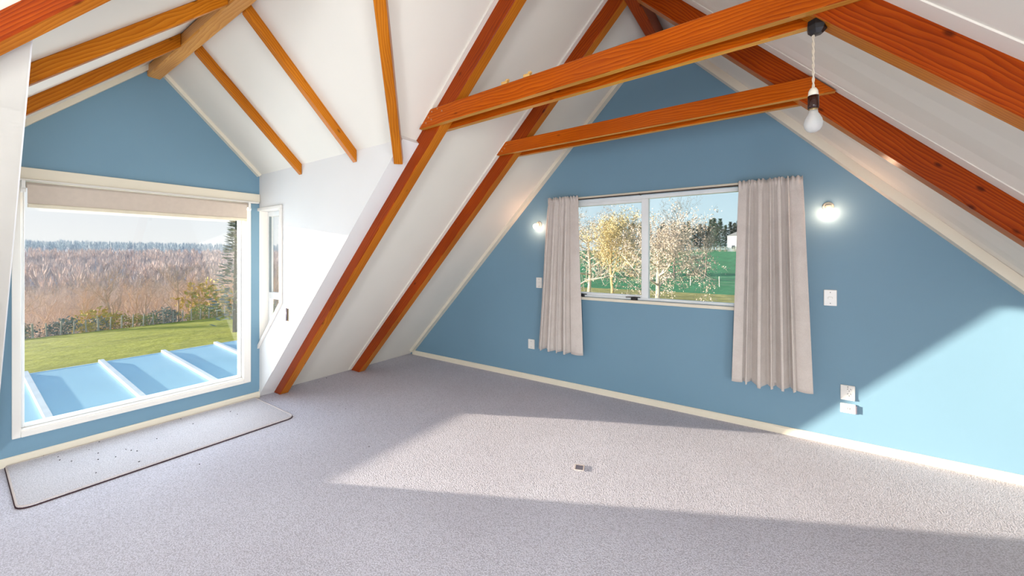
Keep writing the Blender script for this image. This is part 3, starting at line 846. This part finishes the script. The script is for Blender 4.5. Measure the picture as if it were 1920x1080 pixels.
MB().lathe([(.0190, 2.112 - 2.49), (.0195, 2.125 - 2.49), (.0190, 2.165 - 2.49)], 18).build('holder', M['brown'], t, True)
MB().lathe([(.0155, 2.100 - 2.49), (.0155, 2.113 - 2.49)], 18).build('bulb_cap', M['brass'], t, True)
MB().lathe([(.001, 2.012 - 2.49), (.012, 2.0135 - 2.49), (.023, 2.021 - 2.49), (.0305, 2.034 - 2.49), (.033, 2.050 - 2.49), (.030, 2.066 - 2.49), (.0225, 2.082 - 2.49), (.0165, 2.094 - 2.49), (.0155, 2.104 - 2.49)], 24).build('bulb', M['bulb_off'], t, True)

# little bolt latch on the dormer side wall
t = empty('door_bolt', (-3.905, D1, .917)); tag(t, 'small brass barrel bolt on the white dormer side wall', 'bolt')
MB().box(-.030, -.012, -.004, 0, -.05, .05).build('keep', M['brass'], t, bevel=.0015)
bp = MB().box(.008, .034, -.004, 0, -.06, .062).build('back_plate', M['brass'], t, bevel=.0015)
MB().tube([(.021, -.012, -.056), (.021, -.012, .068)], .008, 10).build('barrel', M['steel'], bp, True)
MB().tube([(.021, -.014, .0), (-.02, -.02, .0)], .004, 8).build('knob', M['brass'], bp, True)

# ================================================================ outdoors
def smooth(a, b, x):
    t = min(1, max(0, (x - a) / (b - a))); return t * t * (3 - 2 * t)
def interp(x, xs, ys):
    if x <= xs[0]: return ys[0]
    for i in range(len(xs) - 1):
        if x <= xs[i + 1]: return ys[i] + (ys[i + 1] - ys[i]) * (x - xs[i]) / (xs[i + 1] - xs[i])
    return ys[-1]
def ground(x, y):
    gx = interp(-x, [8, 52, 70, 100, 200, 400, 800, 1500], [0, -2.7, -7, -12, -15, -9, 8, 25])
    gy = interp(y, [57, 200, 700], [0, 6.2, 12])
    wl_ = (1 - smooth(.6, 1.6, y / max(.1, -x))) if x < 0 else 0.0
    return -2.8 + gx * wl_ + gy * (1 - wl_)
gxs = [-1500, -1300, -1100, -950, -800, -680, -580, -500, -430, -370, -310, -260, -220, -185, -155, -130, -110, -95, -82, -70, -61, -53, -46, -40, -34, -28, -23, -18, -14, -10, -7, -3, 3, 10, 20, 40, 80, 160, 300]
gys = [-200, -120, -60, -30, -12, -4, 4, 10, 16, 22, 28, 34, 40, 47, 54, 62, 72, 84, 98, 114, 132, 152, 176, 204, 240, 290, 350, 430, 540, 700, 900]
vs = [(x, y, ground(x, y)) for y in gys for x in gxs]
nx = len(gxs); m = MB()
m.v = vs
for j in range(len(gys) - 1):
    for i in range(nx - 1):
        x, y = (gxs[i] + gxs[i + 1]) / 2, (gys[j] + gys[j + 1]) / 2
        if x < -300 and y / -x < 1.1: mi = 3
        elif x < -53 and y / -x < 1.1: mi = 2
        elif y > 47: mi = 1
        elif y > 28 and x > -46: mi = 4
        else: mi = 0
        m.f.append((j * nx + i, j * nx + i + 1, (j + 1) * nx + i + 1, (j + 1) * nx + i)); m.m.append(mi)
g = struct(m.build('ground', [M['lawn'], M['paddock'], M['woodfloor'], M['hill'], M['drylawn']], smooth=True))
tag(g, 'green lawn, paddock and wooded valley outside the windows', 'ground')

# lean-to roof below the big window
t = empty('lean_to_roof', (-5.7, 1.5, .1)); tag(t, 'pale blue sheet roof with white ribs just below the big window', 'roof')
rx0, rx1, rz0, rz1 = -6.72, -4.63, .20, .115
rz = lambda x: rz0 + (rz1 - rz0) * (x - rx0) / (rx1 - rx0)
ribs = [-.70, -.115, .47, 1.045, 1.62, 2.20, 2.785, 3.37, 3.95]
for i in range(len(ribs) - 1):
    m = MB(); m.prism([(rx0, rz0), (rx1, rz1), (rx1, rz1 - .03), (rx0, rz0 - .03)], 'y', ribs[i] + .001, ribs[i + 1] - .001)
    tp(m, 'roof_sheet', 'roofblue', t, t)
for y in ribs:
    m = MB(); m.prism([(rx0 - .02, rz0), (rx1, rz1), (rx1, rz1 + .032), (rx0 - .02, rz0 + .032)], 'y', y - .024, y + .024)
    tp(m, 'rib', 'rib', t, t, bevel=.004)
tp(MB().prism([(rx0 - .06, rz0 - .08), (rx0, rz0 - .08), (rx0, rz0 + .004), (rx0 - .06, rz0 - .01)], 'y', ribs[0], ribs[-1]), 'gutter', 'rib', t, t)
for y in (-.6, 3.85):
    tp(board(rx0 + .02, rx0 + .12, y - .05, y + .05, -2.85, rz0 - .03), 'post', 'rib', t, t)

# fences
def fence(p0, p1, n, h, label, lean_seed, bigs=()):
    p0, p1 = Vector(p0), Vector(p1)
    t = empty('wire_fence', (p0.x, p0.y, ground(p0.x, p0.y))); tag(t, label, 'fence')
    rn = random.Random(lean_seed); tops = []
    for i in range(n):
        p = p0.lerp(p1, i / (n - 1)); z = ground(p.x, p.y)
        r = .075 if i in bigs else .05
        lean = Vector((rn.uniform(-.04, .04), rn.uniform(-.07, .07), 0))
        hh = h * rn.uniform(.93, 1.05)
        tp(MB().tube([(p.x, p.y, z - .1), (p.x + lean.x, p.y + lean.y, z + hh)], r, 7), 'post', 'post', t, t)
        tops.append((p, z))
    for q in (.25, .5, .75, .95):
        tp(MB().tube([(p.x, p.y, z + h * q) for p, z in tops], .009, 4), 'wire', 'wire', t, t)
fence((-53, 1.0, 0), (-53, 24.5, 0), 31, 1.25, 'weathered post-and-wire fence along the edge of the lawn before the wood', 5, (4, 9, 20))
fence((-34, 57, 0), (8, 57, 0), 13, 1.4, 'post-and-wire fence across the green paddock beyond the gable window', 6)

# trees
def tree_mesh(seed, h, r0, levels, nchild, spread, ratio=.68, sides=4, twigs=0, leaf=None, leafsize=.1, up=.25, start=.3, bend=.25, trunk_frac=.45):
    rn = random.Random(seed); m = MB(); tips = []
    def rv(): return Vector((rn.gauss(0, 1), rn.gauss(0, 1), rn.gauss(0, 1))).normalized()
    def grow(p, d, ln, r, lev):
        pts = [p]; dd = d.copy(); seg = 4 if lev <= 1 else (3 if lev == 2 else 2)
        for k in range(seg):
            dd = (dd + rv() * bend * (.6 if lev == 0 else 1) + Vector((0, 0, up * .3))).normalized()
            pts.append(pts[-1] + dd * ln / seg)
        rr = [r * (1 - .6 * k / seg) for k in range(seg + 1)]
        n = max(3, sides + 2 - lev) if lev < 2 else 3
        m.tube(pts, rr, n, False)
        if lev >= levels:
            tips.append((pts[-1], dd)); tips.append((pts[1], dd)); return
        nc = nchild[min(lev, len(nchild) - 1)]
        for c in range(nc):
            f = start + (1 - start) * (c + rn.random()) / nc if lev == 0 else .25 + .75 * (c + rn.random()) / nc
            f = min(f, .999); k = int(f * seg); q = pts[k].lerp(pts[k + 1], f * seg - k)
            base = (pts[k + 1] - pts[k]).normalized()
            sd_ = rv(); sd_ = (sd_ - base * sd_.dot(base)).normalized()
            nd = (base * (1 - spread) + sd_ * spread + Vector((0, 0, up))).normalized()
            grow(q, nd, ln * ratio * rn.uniform(.75, 1.15) * (1 - .35 * f if lev == 0 else 1), rr[k] * .55, lev + 1)
    grow(Vector((0, 0, -.2)), Vector((0, 0, 1)), h * (trunk_frac if levels else 1) + .2, r0, 0)
    lf = MB()
    for p, d in tips:
        for _ in range(twigs):
            e = (d * .7 + rv() * .8 + Vector((0, 0, up))).normalized() * rn.uniform(.5, 1.2) * h * .06
            w_ = e.cross(rv()).normalized() * .006 * max(1, h / 6)
            m.add([p - w_, p + w_, p + e], [(0, 1, 2)])
        if leaf:
            for _ in range(leaf):
                c = p + rv() * rn.uniform(.05, 1) * h * .06
                a = rv() * leafsize; b = a.cross(rv()).normalized() * leafsize * .6
                lf.add([c - a, c + b, c + a, c - b], [(0, 1, 2, 3)])
    return m, lf

def raw_mesh(mb, name, mat):
    me = bpy.data.meshes.new(name); me.from_pydata(mb.v, [], mb.f); me.update(); me.materials.append(M[mat]); return me
def place_tree(name, wood_me, leaf_me, loc, label, cat, rz=0, sc=1, group=None, wn_='branches', ln_='foliage'):
    t = empty(name, loc, rz); t.scale = (sc, sc, sc); tag(t, label, cat, group)
    for me, n in ((wood_me, wn_), (leaf_me, ln_)):
        if me is None: continue
        o = bpy.data.objects.new(n, me); COL.objects.link(o); o.parent = t
    return t

# woodland behind the lawn fence: four bare tree shapes
bare = []
for s in range(4):
    mb, _ = tree_mesh(20 + s, 9.0, .15, 3, (7, 5, 4), .48, .62, 4, twigs=4, up=.22, start=.22, trunk_frac=.62)
    bare.append(mb)
bare_me = [raw_mesh(b, 'bare_tree_mesh', 'bark') for b in bare]
rn = random.Random(11)
k = 0
while k < 46:
    x = -rn.uniform(58, 84); y = -x * rn.uniform(.03, .46)
    place_tree('bare_tree', bare_me[k % 4], None, (x, y, ground(x, y)), 'leafless brown tree at the front of the wood beyond the lawn fence', 'tree', rn.uniform(0, 6.28), rn.uniform(.7, 1.05), 'bare trees in the wood')
    k += 1
import numpy as np
def forest(n, d0, d1, meshes, name, mat, label, smin, smax, seed, a0=-.02, a1=.52):
    rn = random.Random(seed); VV, FF = [], []; off = 0
    arr = []
    for mb in meshes:
        tri = []
        for f in mb.f:
            for q in range(1, len(f) - 1): tri.append((f[0], f[q], f[q + 1]))
        arr.append((np.array(mb.v, dtype=np.float32), np.array(tri, dtype=np.int32)))
    for i in range(n):
        x = -math.sqrt(rn.uniform(d0 * d0, d1 * d1)); y = -x * rn.uniform(a0, a1)
        v, f = arr[rn.randrange(len(arr))]
        a = rn.uniform(0, 6.28); s = rn.uniform(smin, smax); c, sn = math.cos(a) * s, math.sin(a) * s
        w_ = np.empty_like(v)
        w_[:, 0] = v[:, 0] * c - v[:, 1] * sn + x; w_[:, 1] = v[:, 0] * sn + v[:, 1] * c + y; w_[:, 2] = v[:, 2] * s + ground(x, y)
        VV.append(w_); FF.append(f + off); off += len(v)
    V, F = np.concatenate(VV), np.concatenate(FF)
    me = bpy.data.meshes.new(name)
    me.vertices.add(len(V)); me.vertices.foreach_set('co', V.ravel())
    me.loops.add(len(F) * 3); me.loops.foreach_set('vertex_index', F.ravel())
    me.polygons.add(len(F)); me.polygons.foreach_set('loop_start', np.arange(0, len(F) * 3, 3, dtype=np.int32))
    me.update(calc_edges=True); me.materials.append(M[mat])
    o = bpy.data.objects.new(name, me); COL.objects.link(o)
    return tag(o, label, 'woodland', None, 'stuff')
thin = []
for s in range(3):
    mb, _ = tree_mesh(40 + s, 9.5, .13, 2, (9, 6), .5, .6, 3, twigs=6, up=.22, start=.2, trunk_frac=.62)
    thin.append(mb)
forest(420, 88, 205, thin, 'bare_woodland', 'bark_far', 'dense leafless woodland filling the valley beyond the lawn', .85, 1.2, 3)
far = []
for s in range(3):
    mb = MB(); rr = random.Random(70 + s)
    mb.tube([(0, 0, -1), (0, 0, 7)], [.25, .06], 3, False)
    for _ in range(44):
        zb = rr.uniform(1.5, 7.0); an = rr.uniform(0, 6.28); ra = rr.uniform(.1, 1.5)
        c = Vector((ra * math.cos(an), ra * math.sin(an), zb)); e = Vector((math.cos(an) * rr.uniform(.2, .9), math.sin(an) * rr.uniform(.2, .9), rr.uniform(1.4, 3.0)))
        wv = Vector((-math.sin(an), math.cos(an), 0)) * rr.uniform(.12, .26)
        mb.add([c - wv, c + wv, c + e], [(0, 1, 2)])
    far.append(mb)
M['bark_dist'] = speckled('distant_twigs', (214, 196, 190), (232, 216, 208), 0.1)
M['skyline_haze'] = speckled('hazed_skyline_trees', (186, 196, 204), (204, 212, 216), 0.1)  # blue-grey haze put into the colour of the skyline trees
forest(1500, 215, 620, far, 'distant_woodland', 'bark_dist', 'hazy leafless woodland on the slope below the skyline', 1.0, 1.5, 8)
forest(900, 640, 1400, far, 'skyline_woodland', 'skyline_haze', 'blue-grey band of trees along the skyline', 1.2, 2.0, 9)

# shrubs
def shrub_mesh(seed, w_, h_, n, ls, tall=1.0):
    rr = random.Random(seed); lf = MB(); st = MB()
    for _ in range(9):
        e = Vector((rr.gauss(0, .35) * w_, rr.gauss(0, .35) * w_, h_ * rr.uniform(.5, .9)))
        st.tube([(0, 0, -.1), e * .5 + Vector((0, 0, .1)), e], [.03, .02, .006], 3, False)
    for _ in range(n):
        u_ = rr.uniform(0, 6.28); q = rr.random() ** .5; zz = rr.random()
        rad = w_ * .5 * q * math.sqrt(max(.05, 1 - (2 * zz - .9) ** 2 * .8))
        c = Vector((rad * math.cos(u_), rad * math.sin(u_), .05 + zz * h_)) + Vector((rr.gauss(0, .06), rr.gauss(0, .06), rr.gauss(0, .06))) * w_
        a = Vector((rr.gauss(0, 1), rr.gauss(0, 1), rr.gauss(0, 1))).normalized() * ls; b = a.cross(Vector((rr.gauss(0, 1), rr.gauss(0, 1), rr.gauss(0, 1)))).normalized() * ls * .5
        lf.add([c - a, c + b, c + a, c - b], [(0, 1, 2, 3)])
    return st, lf
shr = [shrub_mesh(100 + s, 2.4, 1.8, 420, .12) for s in range(3)]
st_me = [raw_mesh(a, 'shrub_stems', 'bark') for a, b in shr]
lf_me = {c: [raw_mesh(b, 'shrub_leaves', c) for a, b in shr] for c in ('leaf_olive', 'leaf_green', 'leaf_grey')}
rn = random.Random(21)
for k in range(20):
    y = 2.0 + k * 1.15 + rn.uniform(-.4, .4); x = -rn.uniform(54.5, 57.5)
    c = rn.choice(['leaf_olive', 'leaf_green', 'leaf_green', 'leaf_grey'])
    word = {'leaf_olive': 'olive-yellow', 'leaf_green': 'green', 'leaf_grey': 'grey-green'}[c]
    i = rn.randrange(3)
    place_tree('shrub', st_me[i], lf_me[c][i], (x, y, ground(x, y) - .1), 'low %s shrub just behind the lawn fence' % word, 'shrub', rn.uniform(0, 6), rn.uniform(.6, 1.15), word + ' shrubs behind the lawn fence', 'stems', 'leaves')
# rounder yellow-olive tree mass behind the right part of the fence
for (x, y, s, i, lab) in ((-60, 18.8, 2.9, 0, 'broad olive-yellow tree behind the right part of the lawn fence'),
                          (-58, 22.4, 2.2, 1, 'smaller olive-yellow tree at the right end of the lawn fence'),
                          (-60, 8.8, 1.7, 2, 'olive bush tree among bare trees left of the broad olive tree')):
    place_tree('olive_tree', st_me[i], lf_me['leaf_olive'][i], (x, y, ground(x, y) - .2), lab, 'tree', 1.0, s, None, 'stems', 'leaves')

def pine_mesh(seed, h, w_, n, ls):
    rr = random.Random(seed); lf = MB(); st = MB()
    st.tube([(0, 0, -.3), (0, 0, h * .5), (0, 0, h)], [.22, .13, .02], 5, False)
    for _ in range(n):
        zz = rr.random() ** .8; u_ = rr.uniform(0, 6.28); rad = w_ * .5 * (1.02 - zz) * rr.uniform(.3, 1.0) + .1
        c = Vector((rad * math.cos(u_), rad * math.sin(u_), h * (.08 + .92 * zz)))
        o_ = Vector((math.cos(u_), math.sin(u_), rr.uniform(-.2, .5))) * ls; b = Vector((-math.sin(u_), math.cos(u_), rr.uniform(-.5, .5))) * ls * .45
        lf.add([c - o_, c + b, c + o_, c - b], [(0, 1, 2, 3)])
    return st, lf
# tall conifer at the right edge of the big window
a, b = pine_mesh(5, 9.2, 3.6, 800, .28)
x, y = -34, 12.4
place_tree('conifer', raw_mesh(a, 'conifer_trunk', 'bark_dark'), raw_mesh(b, 'conifer_needles', 'leaf_grey'), (x, y, ground(x, y)), 'tall dark conifer at the right edge of the big window view', 'tree', 0, 1, None, 'trunk', 'needles')

# row of pines and building across the paddock
pines = [pine_mesh(50 + s, 13.5, 6.0, 520, .75) for s in range(3)]
pt_me = [raw_mesh(a, 'pine_trunk', 'bark_dark') for a, b in pines]; pn_me = [raw_mesh(b, 'pine_needles', 'leaf_pine') for a, b in pines]
rn = random.Random(31)
for k in range(42):
    x = -62 + k * 1.6 + rn.uniform(-.5, .5); y = 203 + rn.uniform(-4, 8)
    place_tree('pine_tree', pt_me[k % 3], pn_me[k % 3], (x, y, ground(x, y)), 'dark green pine in the windbreak beyond the paddock', 'tree', rn.uniform(0, 6), rn.uniform(.82, 1.12), 'pines in the paddock windbreak', 'trunk', 'needles')
bx_, by_ = -13.5, 190; bz = ground(bx_, by_)
t = empty('farm_building', (bx_, by_, bz)); tag(t, 'white farm building beside the pines beyond the paddock', 'building')
MB().box(-3.2, 4, -3, 3, -.5, 6.4).build('wall', M['bwall'], t)
MB().prism([(-3.5, 6.4), (4.3, 6.4), (.4, 8.2)], 'y', -3.3, 3.3).build('roof', M['broof'], t)
MB().box(-1.6, -.4, -3.06, -3, 1, 2.4).build('window', M['bglass'], t)
MB().box(1.2, 2.4, -3.06, -3, 1, 2.4).build('window', M['bglass'], t)
rn = random.Random(41)
for k in range(9):
    x = -38 + k * 3.0 + rn.uniform(-.6, .6); y = 186
    place_tree('hedge_shrub', st_me[k % 3], lf_me['leaf_grey'][k % 3], (x, y, ground(x, y)), 'small grey-green shrub at the foot of the pine windbreak', 'shrub', rn.uniform(0, 6), 1.1, 'shrubs at the foot of the pines', 'stems', 'leaves')

# trees in front of the gable window
mb, lf = tree_mesh(7, 8.6, .16, 3, (10, 6, 4), .6, .66, 5, twigs=3, leaf=20, leafsize=.07, up=.2, start=.38, trunk_frac=.62)
x, y = -12.3, 34.4
place_tree('yellow_tree', raw_mesh(mb, 'yellow_tree_wood', 'bark_yellow'), raw_mesh(lf, 'yellow_tree_leaves', 'leaf_yellow'), (x, y, ground(x, y)), 'small pale yellow tree on the lawn seen through the left pane', 'tree')
mb, lf = tree_mesh(15, 9.6, .2, 3, (10, 7, 4), .72, .78, 5, twigs=5, leaf=13, leafsize=.065, up=.06, start=.28, trunk_frac=.55)
x, y = -7.9, 32.0
place_tree('pink_tree', raw_mesh(mb, 'pink_tree_wood', 'bark_pale'), raw_mesh(lf, 'pink_tree_twigs', 'leaf_pink'), (x, y, ground(x, y)), 'pale pinkish twiggy tree on the lawn behind the window mullion', 'tree')
mb, lf = tree_mesh(23, 11.5, .2, 3, (10, 7, 4), .72, .78, 5, twigs=5, leaf=13, leafsize=.065, up=.08, start=.28, trunk_frac=.55)
x, y = -16.2, 38
place_tree('pink_tree', raw_mesh(mb, 'pink_tree_wood', 'bark_pale'), raw_mesh(lf, 'pink_tree_twigs', 'leaf_pink'), (x, y, ground(x, y)), 'pale pinkish twiggy tree at the left edge of the gable window', 'tree')
# near tree with big pale limbs reaching in from the left
m = MB(); tx, ty = -9.0, 13.0; tz = ground(tx, ty); rn = random.Random(77)
trunk = [(0, 0, -.2), (.1, .05, 1.2), (.05, .1, 2.4), (.2, .1, 3.6)]
m.tube(trunk, [.24, .2, .17, .13], 8, False)
limbs = [[(.1, .05, 1.7), (1.2, .1, 2.3), (2.3, .3, 2.75), (3.2, .5, 3.35), (4.0, .4, 3.5)],
         [(.15, .1, 3.0), (1.0, .2, 3.55), (1.9, .1, 3.9), (2.9, .4, 4.3)],
         [(.2, .1, 3.3), (.7, .2, 4.4), (1.5, .0, 5.1), (2.4, .3, 5.4)],
         [(.0, .1, 2.6), (-.9, .3, 3.4), (-1.6, .4, 4.4)],
         [(.15, .1, 2.2), (1.1, .8, 2.6), (2.1, 1.4, 2.7), (3.4, 1.8, 2.5)]]
for lb in limbs:
    m.tube(lb, [.085 - .07 * i / (len(lb) - 1) for i in range(len(lb))], 6, False)
    for _ in range(26):
        f = rn.uniform(.25, 1) * (len(lb) - 1) * .999; i = int(f)
        p = Vector(lb[i]).lerp(Vector(lb[i + 1]), f - i)
        d = Vector((rn.gauss(.5, .8), rn.gauss(0, .6), rn.gauss(.35, .8))).normalized(); ln = rn.uniform(.3, 1.0)
        q1 = p + d * ln * .5; d2 = (d + Vector((rn.gauss(0, .5), rn.gauss(0, .4), rn.gauss(0, .5)))).normalized(); q2 = q1 + d2 * ln * .5
        m.tube([p, q1, q2], [.014, .009, .003], 3, False)
        for _ in range(5):
            p2 = p.lerp(q2, rn.uniform(.3, 1)); e = Vector((rn.gauss(.2, 1), rn.gauss(0, .8), rn.gauss(.2, 1))).normalized() * rn.uniform(.12, .4)
            m.tube([p2, p2 + e], [.006, .002], 3, False)
place_tree('pale_bare_tree', raw_mesh(m, 'pale_bare_tree_wood', 'bark_pale'), None, (tx, ty, tz), 'near bare tree with thick pale limbs reaching across the left pane', 'tree')
# tall dark bare trees behind
dk = [raw_mesh(tree_mesh(60 + s, 13, .2, 3, (9, 5, 4), .5, .55, 5, twigs=3, up=.25, start=.25, trunk_frac=.72)[0], 'dark_tree_wood', 'bark_dark') for s in range(2)]
for i, (x, y, s, lab) in enumerate(((-13.4, 66, 1.0, 'tall dark bare tree just right of the mullion'), (-22, 72, .85, 'dark bare tree behind the pink tree, left pane'), (-9.5, 70, .72, 'smaller dark bare tree right of the tall one'))):
    place_tree('dark_bare_tree', dk[i % 2], None, (x, y, ground(x, y)), lab, 'tree', i * 2.0, s, 'tall dark bare trees')
for i, (x, y, s, lab) in enumerate(((-16, 62, 2.0, 'large grey-green bush behind the pink tree near the mullion'), (-26, 66, 2.6, 'large grey-green bush at the left of the gable view'), (-11.5, 74, 1.9, 'grey-green bush right of the tall bare tree'), (-21, 68, 2.4, 'grey-green bush behind the yellow tree'))):
    place_tree('grey_bush', st_me[i % 3], lf_me['leaf_grey'][i % 3], (x, y, ground(x, y)), lab, 'shrub', i, s, None, 'stems', 'leaves')
